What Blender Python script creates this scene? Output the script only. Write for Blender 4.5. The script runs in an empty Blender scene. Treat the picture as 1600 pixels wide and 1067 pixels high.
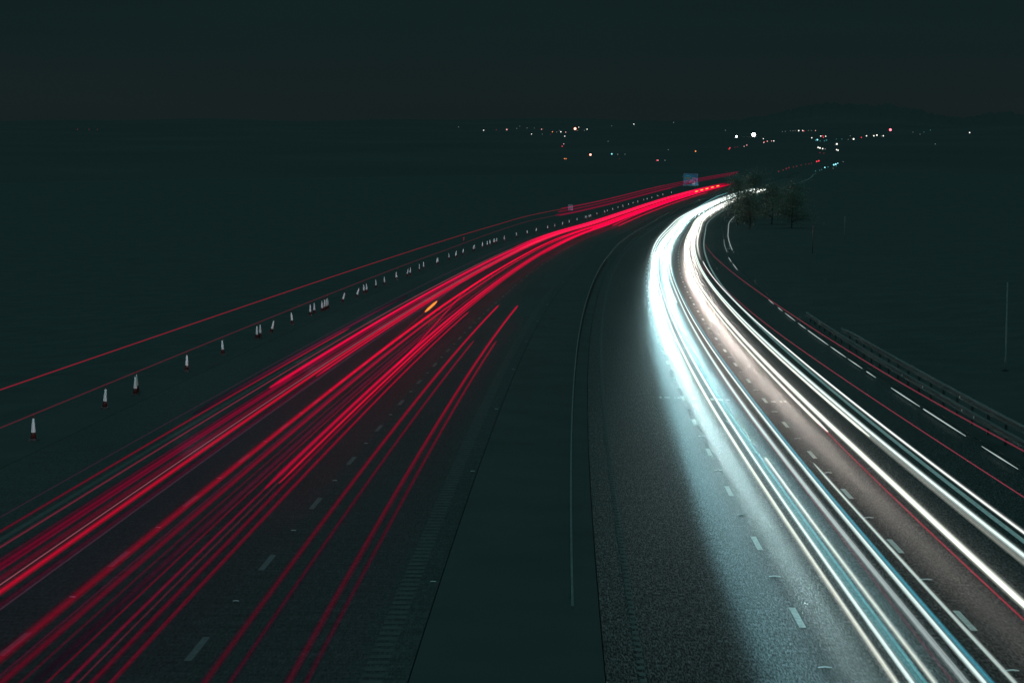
import bpy, bmesh, math, random
import numpy as np
from mathutils import Vector
random.seed(7)
scene = bpy.context.scene
COL = scene.collection

# ------------------------------------------------------------------ camera
CAMZ = 8.85
F = 3043.4                     # focal length in pixels of a 1600 px wide frame
PITCH = math.atan((533.5 - 225.0) / F)
cam = bpy.data.cameras.new('camera')
cam.sensor_width = 36.0
cam.lens = F / 1600 * 36.0
cam.clip_start = 0.5
cam.clip_end = 20000
camo = bpy.data.objects.new('camera', cam)
COL.objects.link(camo)
camo.location = (0, 0, CAMZ)
camo.rotation_euler = (math.radians(90) - PITCH, 0, 0)
scene.camera = camo

# ------------------------------------------------------------------ world: overcast night sky, brightened overhead out of view as ambient fill
world = bpy.data.worlds.new('World')
scene.world = world
world.use_nodes = True
nt = world.node_tree
nt.nodes.clear()
o = nt.nodes.new('ShaderNodeOutputWorld')
bg = nt.nodes.new('ShaderNodeBackground')
tc = nt.nodes.new('ShaderNodeTexCoord')
sep = nt.nodes.new('ShaderNodeSeparateXYZ')
ramp = nt.nodes.new('ShaderNodeValToRGB')
nz = nt.nodes.new('ShaderNodeTexNoise')
mp = nt.nodes.new('ShaderNodeMapping')
mul = nt.nodes.new('ShaderNodeMixRGB')
nr = nt.nodes.new('ShaderNodeMapRange')
nt.links.new(tc.outputs['Generated'], sep.inputs[0])
nt.links.new(sep.outputs['Z'], ramp.inputs['Fac'])
e = ramp.color_ramp.elements
SKY = [(0.0, (.0066, .0150, .0154)), (0.014, (.0090, .0152, .0158)), (0.022, (.0084, .0150, .0156)), (0.06, (.0060, .0146, .0152)),
       (0.22, (.0058, .0148, .0150)), (0.45, (.083, .222, .226)), (1.0, (.095, .255, .26))]
while len(e) < len(SKY):
    e.new(0.5)
for el, (p, c) in zip(e, SKY):
    el.position = p
    el.color = (*c, 1)
mp.inputs['Scale'].default_value = (1, 1, 14)
nz.inputs['Scale'].default_value = 2.2
nz.inputs['Detail'].default_value = 4
nt.links.new(tc.outputs['Generated'], mp.inputs[0])
nt.links.new(mp.outputs[0], nz.inputs['Vector'])
nr.inputs['From Min'].default_value = .3
nr.inputs['From Max'].default_value = .7
nr.inputs['To Min'].default_value = .93
nr.inputs['To Max'].default_value = 1.10
nt.links.new(nz.outputs['Fac'], nr.inputs['Value'])
mul.blend_type = 'MULTIPLY'
mul.inputs['Fac'].default_value = 1
nt.links.new(ramp.outputs['Color'], mul.inputs['Color1'])
nt.links.new(nr.outputs[0], mul.inputs['Color2'])
nt.links.new(mul.outputs[0], bg.inputs['Color'])
bg.inputs['Strength'].default_value = 1.0
nt.links.new(bg.outputs[0], o.inputs[0])

scene.view_settings.view_transform = 'Standard'
scene.view_settings.look = 'None'
scene.view_settings.exposure = 0
scene.view_settings.gamma = 1
scene.render.engine = 'CYCLES'
scene.cycles.use_denoising = True
scene.cycles.max_bounces = 4
scene.cycles.transparent_max_bounces = 160
scene.cycles.sample_clamp_indirect = 3

# strength of the passing vehicles' dipped beams and of the added fill rows, built below
BEAM_FAST = 1020.0
BEAM_SLOW = 460.0
BEAM_AWAY = 11000.0

# ------------------------------------------------------------------ road alignment (metres along / across)
KK = [.000592, .000267, .000262, .000297, .000227, .000325, .000242, .000232, .000177, .000003, -.000061, .000124,
      .000393, .000525, .000523, .000553, .000535, .000465, .00033, .000163, -.00001, -.000203, -.000395, -.000514,
      -.0005, -.00035, -.000102, .00018, .000422, .0005, .0003, .0001, 0, 0, 0, 0]
GG = [-.02893, -.0269, -.02397, -.02203, -.02086, -.01859, -.01663, -.01778, -.02052, -.02256, -.02252, -.02026,
      -.01599, -.00995, -.0025, .00463, .00968, .0123, .01299, .0124, .01078, .0085, .00613, .00404, .00223, .00064,
      -.00072, -.00186, -.00273, -.00324, -.00328, -.0027, -.00143, 0, 0, 0]
KN = np.arange(36) * 40.0
DS = 2.0
SG = np.arange(-160, 1400 + DS, DS)
_k = np.interp(SG, KN, KK)
_g = np.interp(SG, KN, GG)
_c = lambda v: np.concatenate([[0], np.cumsum((v[1:] + v[:-1]) / 2 * DS)])
_th = _c(_k)
_i0 = int(160 / DS)
_th = _th - _th[_i0] + 0.0094
_x = _c(np.sin(_th)); _x = _x - _x[_i0] + 5.355
_y = _c(np.cos(_th)); _y = _y - _y[_i0]
_z = _c(_g); _z = _z - _z[_i0]
_t = np.clip((SG - 1150) / 200, 0, 1)
_z = _z - 4.5 * _t * _t * (3 - 2 * _t)


def P(s, u, h=0.0):
    """Point at chainage s, offset u from the fast lane line of the oncoming side, height h over the road."""
    x = np.interp(s, SG, _x); y = np.interp(s, SG, _y); z = np.interp(s, SG, _z); t = np.interp(s, SG, _th)
    uc = min(max(u, -24), 11)
    cf = (-.0061 if uc < -5 else -.0303) * (uc + 5)
    return Vector((x + u * math.cos(t), y - u * math.sin(t), z + h + cf))


def heading(s):
    return float(np.interp(s, SG, _th))


def srange(a, b, near=2.0):
    out = []; s = a
    while s < b - .01:
        out.append(s)
        s += near if s < 200 else (near * 2 if s < 500 else near * 4)
    out.append(b)
    return out

# ------------------------------------------------------------------ materials


def mat(name, color, rough=.7, metal=0., noise=None, bump=0., spec=.5):
    m = bpy.data.materials.new(name)
    m.use_nodes = True
    n = m.node_tree
    b = n.nodes['Principled BSDF']
    b.inputs['Base Color'].default_value = (*color, 1)
    b.inputs['Roughness'].default_value = rough
    b.inputs['Metallic'].default_value = metal
    b.inputs['Specular IOR Level'].default_value = spec
    if noise:
        scale, amt = noise
        tcn = n.nodes.new('ShaderNodeTexCoord')
        t = n.nodes.new('ShaderNodeTexNoise')
        t.inputs['Scale'].default_value = scale
        t.inputs['Detail'].default_value = 6
        n.links.new(tcn.outputs['Object'], t.inputs['Vector'])
        r = n.nodes.new('ShaderNodeValToRGB')
        r.color_ramp.elements[0].position = .3
        r.color_ramp.elements[1].position = .7
        r.color_ramp.elements[0].color = (*[c * (1 - amt) for c in color], 1)
        r.color_ramp.elements[1].color = (*[min(1, c * (1 + amt)) for c in color], 1)
        n.links.new(t.outputs['Fac'], r.inputs['Fac'])
        n.links.new(r.outputs['Color'], b.inputs['Base Color'])
        if bump:
            bp = n.nodes.new('ShaderNodeBump')
            bp.inputs['Strength'].default_value = bump
            n.links.new(t.outputs['Fac'], bp.inputs['Height'])
            n.links.new(bp.outputs[0], b.inputs['Normal'])
    return m


def asphalt(name, base, spec, amp, bump):
    """Worn asphalt: aggregate speckle, transverse brushing, wheel-path polish; UV is in metres (across, along)."""
    m = bpy.data.materials.new(name)
    m.use_nodes = True
    n = m.node_tree; L = n.links
    b = n.nodes['Principled BSDF']
    uv = n.nodes.new('ShaderNodeUVMap'); uv.uv_map = 'metres'

    def tex(scale, detail, sx=1, sy=1):
        mpn = n.nodes.new('ShaderNodeMapping'); mpn.inputs['Scale'].default_value = (sx, sy, 1)
        t = n.nodes.new('ShaderNodeTexNoise'); t.inputs['Scale'].default_value = scale; t.inputs['Detail'].default_value = detail
        L.new(uv.outputs[0], mpn.inputs[0]); L.new(mpn.outputs[0], t.inputs['Vector'])
        return t

    def rng(src, a, bb, c, d):
        r = n.nodes.new('ShaderNodeMapRange')
        for k, v in zip(('From Min', 'From Max', 'To Min', 'To Max'), (a, bb, c, d)):
            r.inputs[k].default_value = v
        L.new(src, r.inputs['Value'])
        return r.outputs[0]

    def mulv(a, c):
        q = n.nodes.new('ShaderNodeMath'); q.operation = 'MULTIPLY'
        L.new(a, q.inputs[0]); L.new(c, q.inputs[1])
        return q.outputs[0]
    grain = rng(tex(30, 2, 1, .16).outputs['Fac'], .36, .66, 1 - .88 * amp, 1 + 1.3 * amp)
    fine = rng(tex(11, 3, 1, .13).outputs['Fac'], .36, .66, 1 - .65 * amp, 1 + .9 * amp)
    brush = rng(tex(3.0, 5, .18, 2.2).outputs['Fac'], .32, .70, .72, 1.28)
    patch = rng(tex(.12, 4, 2.2, .4).outputs['Fac'], .3, .7, .82, 1.18)
    v = mulv(mulv(grain, fine), mulv(brush, patch))
    col = n.nodes.new('ShaderNodeMixRGB'); col.blend_type = 'MULTIPLY'; col.inputs['Fac'].default_value = 1
    col.inputs['Color1'].default_value = (*base, 1)
    L.new(v, col.inputs['Color2'])
    L.new(col.outputs[0], b.inputs['Base Color'])
    L.new(rng(grain, .3, 1.8, .70, .48), b.inputs['Roughness'])
    b.inputs['Specular IOR Level'].default_value = spec
    bp = n.nodes.new('ShaderNodeBump'); bp.inputs['Strength'].default_value = bump; bp.inputs['Distance'].default_value = .01
    L.new(grain, bp.inputs['Height']); L.new(bp.outputs[0], b.inputs['Normal'])
    return m


def glow_mat(name, sampling='AUTO', tint=(1, 1, 1)):
    m = bpy.data.materials.new(name)
    m.use_nodes = True
    n = m.node_tree; n.nodes.clear()
    out = n.nodes.new('ShaderNodeOutputMaterial'); em = n.nodes.new('ShaderNodeEmission')
    at = n.nodes.new('ShaderNodeAttribute'); at.attribute_name = 'glow'
    n.links.new(at.outputs['Color'], em.inputs['Color']); em.inputs['Strength'].default_value = 1
    tr = n.nodes.new('ShaderNodeBsdfTransparent'); tr.inputs[0].default_value = (*tint, 1); ad = n.nodes.new('ShaderNodeAddShader')
    n.links.new(em.outputs[0], ad.inputs[0]); n.links.new(tr.outputs[0], ad.inputs[1])
    n.links.new(ad.outputs[0], out.inputs[0])
    m.cycles.emission_sampling = sampling
    return m


def lamp_mat(name, color, strength):
    m = bpy.data.materials.new(name)
    m.use_nodes = True
    n = m.node_tree; n.nodes.clear()
    out = n.nodes.new('ShaderNodeOutputMaterial'); em = n.nodes.new('ShaderNodeEmission')
    em.inputs['Color'].default_value = (*color, 1); em.inputs['Strength'].default_value = strength
    n.links.new(em.outputs[0], out.inputs[0])
    m.cycles.emission_sampling = 'NONE'
    return m


M_ASPH_R = asphalt('asphalt_worn', (.0245, .0245, .0245), .10, 1.0, .24)
M_ASPH_L = asphalt('asphalt_dark', (.037, .037, .037), .08, .30, .15)
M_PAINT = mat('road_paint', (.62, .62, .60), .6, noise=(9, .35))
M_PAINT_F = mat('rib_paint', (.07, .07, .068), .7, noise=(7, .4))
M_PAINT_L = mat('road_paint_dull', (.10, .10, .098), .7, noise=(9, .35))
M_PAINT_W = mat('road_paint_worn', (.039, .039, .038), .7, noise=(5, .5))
M_JOINT = mat('joint_glints', (.30, .30, .29), .5, noise=(20, .6))
M_GRASS = mat('verge_grass', (.058, .061, .060), .95, noise=(.35, .12), bump=.1, spec=.05)
M_FIELD = mat('hill_fields', (.068, .069, .069), 1.0, noise=(.004, .10), spec=0)
M_STEEL = mat('galvanised_steel', (.12, .125, .125), .8, .1, noise=(3, .2))
M_STEEL_D = mat('weathered_steel', (.10, .107, .11), .7, .0, noise=(3, .3))
M_POST = mat('post_steel', (.05, .05, .05), .8, .0, noise=(6, .25))
M_MAST = mat('mast_paint', (.30, .31, .31), .8, noise=(4, .2))
M_RUBBER = mat('black_rubber', (.04, .04, .04), .8, noise=(12, .3))
M_ORANGE = mat('cone_orange', (.075, .012, .011), .55, noise=(10, .2))
M_SLEEVE = mat('cone_sleeve', (.88, .90, .90), .5, noise=(14, .08))
M_STUD = mat('stud_casting', (.85, .86, .86), .4, noise=(25, .3))
M_REFL = mat('stud_reflector', (.95, .95, .95), .25)
M_BARK = mat('bark', (.05, .045, .04), .95, noise=(6, .4), bump=.5)
M_LEAF = mat('leaves', (.12, .135, .11), .9, noise=(.8, .3), spec=.1)
_n = M_LEAF.node_tree; _b = _n.nodes['Principled BSDF']; _t = _n.nodes.new('ShaderNodeBsdfTranslucent'); _a = _n.nodes.new('ShaderNodeAddShader')
_t.inputs[0].default_value = (.085, .10, .085, 1); _n.links.new(_b.outputs[0], _a.inputs[0]); _n.links.new(_t.outputs[0], _a.inputs[1]); _n.links.new(_a.outputs[0], _n.nodes['Material Output'].inputs[0])
M_KERB = mat('kerb_white', (.85, .86, .86), .45, noise=(4, .12))
M_SIGNBLUE = mat('sign_blue', (.005, .33, .42), .5, noise=(1.5, .15))
M_SIGNGREY = mat('sign_grey', (.25, .32, .36), .6, noise=(5, .2))
M_SIGNWHITE = mat('sign_white', (.75, .75, .75), .5, noise=(8, .1))
M_SIGNOLIVE = mat('sign_olive', (.35, .33, .03), .5, noise=(8, .2))
M_SIGNPINK = mat('sign_pink', (.85, .38, .50), .5, noise=(5, .2))
M_SIGNRED = mat('sign_red', (.60, .02, .05), .5, noise=(5, .2))
M_RED_GLOW = glow_mat('tail_light_glow', 'NONE', (1, .94, .98))
M_WHITE_GLOW = glow_mat('headlight_glow', 'AUTO')

# ------------------------------------------------------------------ object helpers


def link_mesh(name, bm_or_me, mats, parent=None):
    if isinstance(bm_or_me, bmesh.types.BMesh):
        me = bpy.data.meshes.new(name)
        bm_or_me.to_mesh(me); bm_or_me.free()
    else:
        me = bm_or_me
    for m in (mats if isinstance(mats, (list, tuple)) else [mats]):
        me.materials.append(m)
    ob = bpy.data.objects.new(name, me)
    COL.objects.link(ob)
    if parent:
        ob.parent = parent
    return ob


def tag(ob, label, cat, group=None):
    ob['label'] = label; ob['category'] = cat
    if group:
        ob['group'] = group
    return ob


def empty(name, loc, rz, label, cat, group=None):
    ob = bpy.data.objects.new(name, None)
    COL.objects.link(ob)
    ob.location = loc; ob.rotation_euler = (0, 0, rz)
    ob.empty_display_size = .3
    return tag(ob, label, cat, group)


def box(bm, c, d, mi=0, rz=0.0):
    vs = []
    for dx in (-.5, .5):
        for dy in (-.5, .5):
            for dz in (-.5, .5):
                x, y = dx * d[0], dy * d[1]
                vs.append(bm.verts.new((c[0] + x * math.cos(rz) - y * math.sin(rz), c[1] + x * math.sin(rz) + y * math.cos(rz), c[2] + dz * d[2])))
    for f in ((0, 1, 3, 2), (4, 6, 7, 5), (0, 4, 5, 1), (2, 3, 7, 6), (0, 2, 6, 4), (1, 5, 7, 3)):
        bm.faces.new([vs[i] for i in f]).material_index = mi


def lathe(bm, prof, n=16, mi=0, cap=True):
    rings = []
    for r, z in prof:
        rings.append([bm.verts.new((r * math.cos(2 * math.pi * i / n), r * math.sin(2 * math.pi * i / n), z)) for i in range(n)])
    for a, b in zip(rings, rings[1:]):
        for i in range(n):
            f = bm.faces.new((a[i], a[(i + 1) % n], b[(i + 1) % n], b[i])); f.material_index = mi; f.smooth = True
    if cap:
        bm.faces.new(rings[-1]).material_index = mi
        bm.faces.new(rings[0][::-1]).material_index = mi


def sweep(bm, ss, prof, closed=True, mi=0, ends=True):
    """Sweep a cross-section [(u,h)...] along the road."""
    rings = []
    for s in ss:
        pr = prof(s) if callable(prof) else prof
        rings.append([bm.verts.new(P(s, u, h)) for u, h in pr])
    n = len(rings[0])
    for a, b in zip(rings, rings[1:]):
        for i in range(n if closed else n - 1):
            f = bm.faces.new((a[i], b[i], b[(i + 1) % n], a[(i + 1) % n])); f.material_index = mi
    if closed and ends:
        bm.faces.new(rings[0]); bm.faces.new(rings[-1][::-1])
    return rings


ORD = ['first', 'second', 'third', 'fourth', 'fifth', 'sixth', 'seventh', 'eighth', 'ninth', 'tenth', 'eleventh', 'twelfth', 'thirteenth',
       'fourteenth', 'fifteenth', 'sixteenth', 'seventeenth', 'eighteenth', 'nineteenth']
TENS = {20: 'twenty', 30: 'thirty', 40: 'forty', 50: 'fifty', 60: 'sixty', 70: 'seventy', 80: 'eighty', 90: 'ninety'}
TENTH = {20: 'twentieth', 30: 'thirtieth', 40: 'fortieth', 50: 'fiftieth', 60: 'sixtieth', 70: 'seventieth', 80: 'eightieth', 90: 'ninetieth'}


def nth(i):
    i += 1
    pre = ''
    if i > 100:
        pre = 'hundred and '; i -= 100
    elif i == 100:
        return 'hundredth'
    if i < 20:
        return pre + ORD[i - 1]
    t = i // 10 * 10
    return pre + (TENTH[t] if i == t else TENS[t] + '-' + ORD[i - t - 1])

# ------------------------------------------------------------------ the ground


def smooth(a, b, x):
    t = min(1, max(0, (x - a) / (b - a)))
    return t * t * (3 - 2 * t)


def ground():
    us = [-900, -600, -350, -200, -120, -80, -55, -40, -32, -28, -26, -25, -24.2, -23.28, -23.22, -22.6, -8.6, -7.93, -7.87, -6, -4.9, -4.28, -4.22, -3.7, 10.2, 10.72, 10.78, 12, 14, 17, 21, 26, 34, 45,
          60, 80, 120, 200, 350, 600, 900]
    bm = bmesh.new()
    ss = srange(-150, 1396, 4)

    def prof(s):
        out = []
        for u in us:
            h = 0
            if -23.25 < u < -7.9 or -4.25 < u < 10.75:
                h = -.22
            elif u < -25:
                h = -.05 - 1.2 * smooth(-25, -55, u) + .12 * math.sin(s * .11 + u)
                h -= 7 * smooth(-80, -600, u)
            elif u <= -23.2:
                h = .0
            elif u <= -4.25:
                h = .03
            else:
                r = 1 - smooth(150, 270, s)
                h = .02 + (1.2 * smooth(13, 34, u) * r) + .10 * math.sin(s * .13 + u * 1.7) * smooth(11, 14, u)
                h -= 7 * smooth(80, 600, u)
            out.append((u, h))
        return out
    sweep(bm, ss, prof, closed=False)
    for f in bm.faces:
        f.normal_flip()
    g = link_mesh('ground', bm, M_GRASS)
    g['kind'] = 'structure'


ground()

HD0, HZ0, HSL = 1300.0, CAMZ - 22.0, .0235   # distant hillside: starts 1300 m off and climbs


def hillz(d):
    if d < HD0:
        return HZ0 - 6 * smooth(HD0, 900, d)
    return HZ0 + (min(d, 4500) - HD0) * HSL - max(0, d - 4500) * .02


def hills():
    hr = random.Random(11)
    bm = bmesh.new()
    ds = [300, 700, 1000, 1200, 1300, 1500, 1800, 2200, 2700, 3200, 3700, 4100, 4400, 4500, 4650, 5200, 6500, 9000]
    rows = []
    for d in ds:
        row = []
        for i in range(1441):
            a = math.radians(-60 + 120 * i / 1440)
            k = smooth(3300, 4500, d)
            z = hillz(d) + k * (2.2 * math.sin(a * 31 + 1) + 1.6 * math.sin(a * 73) + 3.0 * math.sin(a * 11 + 2)) + k * smooth(.12, .20, a) * (20 + 9 * math.sin(a * 47) + 6 * math.sin(a * 131 + 1)) + k * (1 - smooth(.0, .05, abs(a - .155))) * 28 + k * smooth(.06, .12, a) * hr.uniform(-5, 5)
            row.append(bm.verts.new((d * math.sin(a), d * math.cos(a), z)))
        rows.append(row)
    for a, b in zip(rows, rows[1:]):
        for i in range(1440):
            f = bm.faces.new((a[i], a[i + 1], b[i + 1], b[i])); f.smooth = True
    h = link_mesh('hills', bm, M_FIELD)
    h['kind'] = 'structure'


hills()

# ------------------------------------------------------------------ carriageways


def carriageway(name, u0, u1, m):
    bm = bmesh.new()
    uvl = bm.loops.layers.uv.new('metres')
    n = 12
    ss = srange(-150, 960, 2)
    rows = []
    for s in ss:
        rows.append([bm.verts.new(P(s, u0 + (u1 - u0) * i / n, 0)) for i in range(n + 1)])
    for j, (a, b) in enumerate(zip(rows, rows[1:])):
        for i in range(n):
            f = bm.faces.new((a[i], a[i + 1], b[i + 1], b[i]))
            f.smooth = True
            for lp, (uu, s) in zip(f.loops, ((i, ss[j]), (i + 1, ss[j]), (i + 1, ss[j + 1]), (i, ss[j + 1]))):
                lp[uvl].uv = (u0 + (u1 - u0) * uu / n, s)
    ob = link_mesh(name, bm, m)
    ob['kind'] = 'structure'
    return ob


road_r = carriageway('oncoming_carriageway', -4.25, 10.75, M_ASPH_R)
road_l = carriageway('outbound_carriageway', -23.25, -7.9, M_ASPH_L)


def strip(bm, s0, s1, u, w, h=.005, step=2):
    ss = srange(s0, s1, step)
    for a, b in zip(ss, ss[1:]):
        vs = [bm.verts.new(P(s, uu, h)) for s, uu in ((a, u - w / 2), (a, u + w / 2), (b, u + w / 2), (b, u - w / 2))]
        bm.faces.new(vs)


def dashes(parent, u, s0, count, m, w=.15, name='lane_marking'):
    bm = bmesh.new()
    for k in range(-3, count):
        s = s0 + 9 * k
        strip(bm, s - 1, s + 1, u, w)
    return link_mesh(name, bm, m, parent)


dashes(road_r, 0.0, 41.2, 90, M_PAINT)
dashes(road_r, 3.66, 41.5, 90, M_PAINT)
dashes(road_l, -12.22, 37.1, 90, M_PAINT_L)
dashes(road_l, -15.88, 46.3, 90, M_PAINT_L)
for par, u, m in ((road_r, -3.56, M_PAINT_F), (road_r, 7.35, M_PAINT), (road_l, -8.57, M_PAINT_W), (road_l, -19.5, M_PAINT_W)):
    bm = bmesh.new()
    if u == -3.56 or u == -8.57:        # ribbed line: short raised bars
        s = -20
        while s < 320:
            strip(bm, s, s + .28, u, .13 if u == -3.56 else .42, .006); s += .5
        strip(bm, 320, 1200, u, .15, .006)
    else:
        strip(bm, -20, 1200, u, .18, .005)
    link_mesh('edge_line', bm, m, par)
bm = bmesh.new()
rj = random.Random(3)
for u0, u1 in ((-1.0, .75), (4.0, 5.2), (1.3, 2.6)):
    u = u0
    while u < u1:
        w = rj.uniform(.04, .22)
        if rj.random() < .75:
            strip(bm, 86.0 + rj.uniform(-.25, .25), 86.0 + rj.uniform(.3, .7), u, w, .005)
        u += w + rj.uniform(.03, .16)
link_mesh('expansion_joint', bm, M_JOINT, road_r)  # pale patches paint the glints along the joint
bm = bmesh.new()
strip(bm, 84.4, 85.2, 5.85, .75, .004)
link_mesh('tar_patch', bm, mat('tar', (.008, .008, .008), .7, noise=(8, .3)), road_r)
# ------------------------------------------------------------------ road studs
bm = bmesh.new()
vs = [bm.verts.new(p) for p in ((-.17, -.03, 0), (.17, -.03, 0), (.17, .05, 0), (-.17, .05, 0), (-.15, -.02, .010), (-.04, -.05, .014), (.04, -.05, .014), (.15, -.02, .010), (.15, .04, .010), (.04, .09, .016), (-.04, .09, .016), (-.15, .04, .010))]
for f in ((4, 5, 10, 11), (5, 6, 9, 10), (6, 7, 8, 9), (0, 1, 7, 6, 5, 4), (2, 3, 11, 10, 9, 8), (1, 2, 8, 7), (3, 0, 4, 11)):
    bm.faces.new([vs[i] for i in f])
stud_body = bpy.data.meshes.new('road_stud'); bm.to_mesh(stud_body); bm.free()
stud_body.materials.append(M_STUD)
bm = bmesh.new()
box(bm, (0, -.052, .007), (.08, .02, .012))
stud_eye = bpy.data.meshes.new('housing'); bm.to_mesh(stud_eye); bm.free()
stud_eye.materials.append(M_RUBBER)
STUDS = [('left lane line of the lit oncoming road', 0.0, 36.7, 24), ('right lane line of the lit oncoming road', 3.66, 37.0, 24),
         ('right-hand lane line of the red-trail road', -12.22, 41.6, 16), ('left-hand lane line of the red-trail road', -15.88, 41.8, 18),
         ('inner edge line of the red-trail road', -8.05, 44.0, 9)]
for where, u, s0, cnt in STUDS:
    step = 18 if u == -8.05 else 9
    for k in range(cnt):
        s = s0 + step * k
        r = bpy.data.objects.new('road_stud', stud_body); COL.objects.link(r)
        r.location = P(s, u, .004); r.rotation_euler = (0, 0, -heading(s))
        sc = .78 if u > -5 else .42
        r.scale = (sc, sc, sc)
        tag(r, '%s road stud from the bridge on the %s' % (nth(k), where), 'road stud', 'reflecting road studs between the lane dashes')
        q = bpy.data.objects.new('housing', stud_eye); COL.objects.link(q); q.parent = r

# ------------------------------------------------------------------ traffic cones along the left verge
CONE_S = [68.4, 78.7, 83.9, 84.5, 85.2, 95.0, 104.6, 115.5, 116.6, 120.5, 127.8, 136.6, 138.6, 141, 142.2, 143.4, 144.6, 152.3, 159, 164.5, 165.8, 173, 178.5, 187.5,
          195, 197.5, 206, 211, 222, 223.5, 236, 241.5, 243.3, 251, 263, 266, 276, 282, 286.5, 292, 294, 296, 308, 328, 346, 366, 390, 408, 430, 452, 476, 501, 505, 512, 517,
          535, 556, 563, 577, 592, 603, 618, 630, 642, 655, 664, 676, 690, 702, 724]
bm = bmesh.new(); box(bm, (0, 0, .03), (.30, .30, .05)); box(bm, (0, 0, .068), (.22, .22, .026))
c_base = bpy.data.meshes.new('cone_base'); bm.to_mesh(c_base); bm.free(); c_base.materials.append(M_RUBBER)
bm = bmesh.new(); lathe(bm, [(.105, .08), (.076, .30), (.075, .31), (.033, .78), (.032, .79), (.018, .985), (.008, 1.0)])
c_body = bpy.data.meshes.new('cone_body'); bm.to_mesh(c_body); bm.free(); c_body.materials.append(M_ORANGE)
bm = bmesh.new(); lathe(bm, [(.078, .30), (.082, .305), (.037, .80), (.034, .805)], cap=False)
c_slv = bpy.data.meshes.new('reflective_sleeve'); bm.to_mesh(c_slv); bm.free(); c_slv.materials.append(M_SLEEVE)
LEAN = {9: .24, 17: .26, 18: .30, 10: -.10, 24: .2, 33: .12, 2: .03, 1: .07, 16: -.06}
rc = random.Random(5)
for i, s in enumerate(CONE_S):
    r = empty('traffic_cone', P(s, -24.2 + rc.uniform(-.12, .12), .0), rc.uniform(0, 1.5), '', 'traffic cone', 'traffic cones along the left verge')
    lean = LEAN.get(i, rc.uniform(-.04, .04))
    r.rotation_euler = (rc.uniform(-.03, .03), lean, 0)
    st = 'leaning ' if abs(lean) > .15 else ('upright ' if i < 30 else 'small far ')
    r['label'] = '%swhite-sleeved traffic cone, %s from the near end of the verge row' % (st, nth(i))
    for nm, me in (('base', c_base), ('body', c_body), ('reflective_sleeve', c_slv)):
        q = bpy.data.objects.new(nm, me); COL.objects.link(q); q.parent = r
        if s > 200:
            q.scale = (1.0 + min(1.2, (s - 200) / 350), 1.0 + min(1.2, (s - 200) / 350), 1.0)

# ------------------------------------------------------------------ safety barriers


def wbeam(u, h, face):
    w = .31; d = .08 * face
    return [(u, h - w / 2), (u + d, h - w * .38), (u + d, h - w * .2), (u + d * .1, h - .02), (u + d * .1, h + .02), (u + d, h + w * .2), (u + d, h + w * .38), (u, h + w / 2),
            (u - .004 * face, h + w / 2), (u - .004 * face, h - w / 2)]


def add_posts(root, u, h, spots, w=.10):
    bm = bmesh.new(); box(bm, (0, 0, (h - .3) / 2), (w, .06, h + .3))
    me = bpy.data.meshes.new('post'); bm.to_mesh(me); bm.free(); me.materials.append(M_POST)
    for s in spots:
        q = bpy.data.objects.new('post', me); COL.objects.link(q); q.parent = root
        q.location = P(s, u, 0) - root.location; q.rotation_euler = (0, 0, -heading(s))


b0 = P(38, -4.86, 0)
bar = empty('safety_barrier', b0, 0, 'long steel crash barrier along the dark strip between the two roads', 'crash barrier')


def shifted(ob, root):
    for v in ob.data.vertices:
        v.co -= root.location
    return ob


bm = bmesh.new(); sweep(bm, srange(38, 760, 2), [(-4.885, .69), (-4.835, .69), (-4.835, .76), (-4.885, .76)])
shifted(link_mesh('rail', bm, M_STEEL_D, bar), bar)
add_posts(bar, -4.86, .655, [42.2 + 3.2 * k for k in range(60)], .06)

b1 = P(30, 11.3, 0)
bar2 = empty('safety_barrier', b1, 0, 'double-rail steel crash barrier on the right verge ending in a bent rail', 'crash barrier')
bm = bmesh.new(); sweep(bm, srange(24, 143, 2), wbeam(11.35, .50, -1))
shifted(link_mesh('lower_rail', bm, M_STEEL, bar2), bar2)
bm = bmesh.new()
sweep(bm, srange(24, 121, 2), lambda s: wbeam(11.35 - .5 * smooth(114, 121, s) * 0, 1.02 - .12 * smooth(116, 121, s), -1))
shifted(link_mesh('upper_rail', bm, M_STEEL, bar2), bar2)
add_posts(bar2, 11.45, 1.15, [25 + 3.2 * k for k in range(30)])
add_posts(bar2, 11.45, .62, [122 + 3.2 * k for k in range(7)])
for s, h in ((96, .5), (90, .52), (80.5, .5), (78, .5), (81, 1.0)):
    bm = bmesh.new()
    box(bm, P(s, 11.24, h) - b1, (.03, .06, .09))
    link_mesh('reflector', bm, M_REFL, bar2)

# ------------------------------------------------------------------ signs, posts


def post_thing(name, s, u, label, cat, parts):
    r = empty(name, P(s, u, 0), -heading(s), label, cat)
    for nm, boxes, m in parts:
        if nm == 'frame':
            bm = bmesh.new()
            for c, d in boxes:
                box(bm, c, d)
            link_mesh(nm, bm, m, r)
            continue
        for c, d in boxes:
            bm = bmesh.new(); box(bm, c, d); link_mesh(nm, bm, m, r)
    return r


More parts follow.
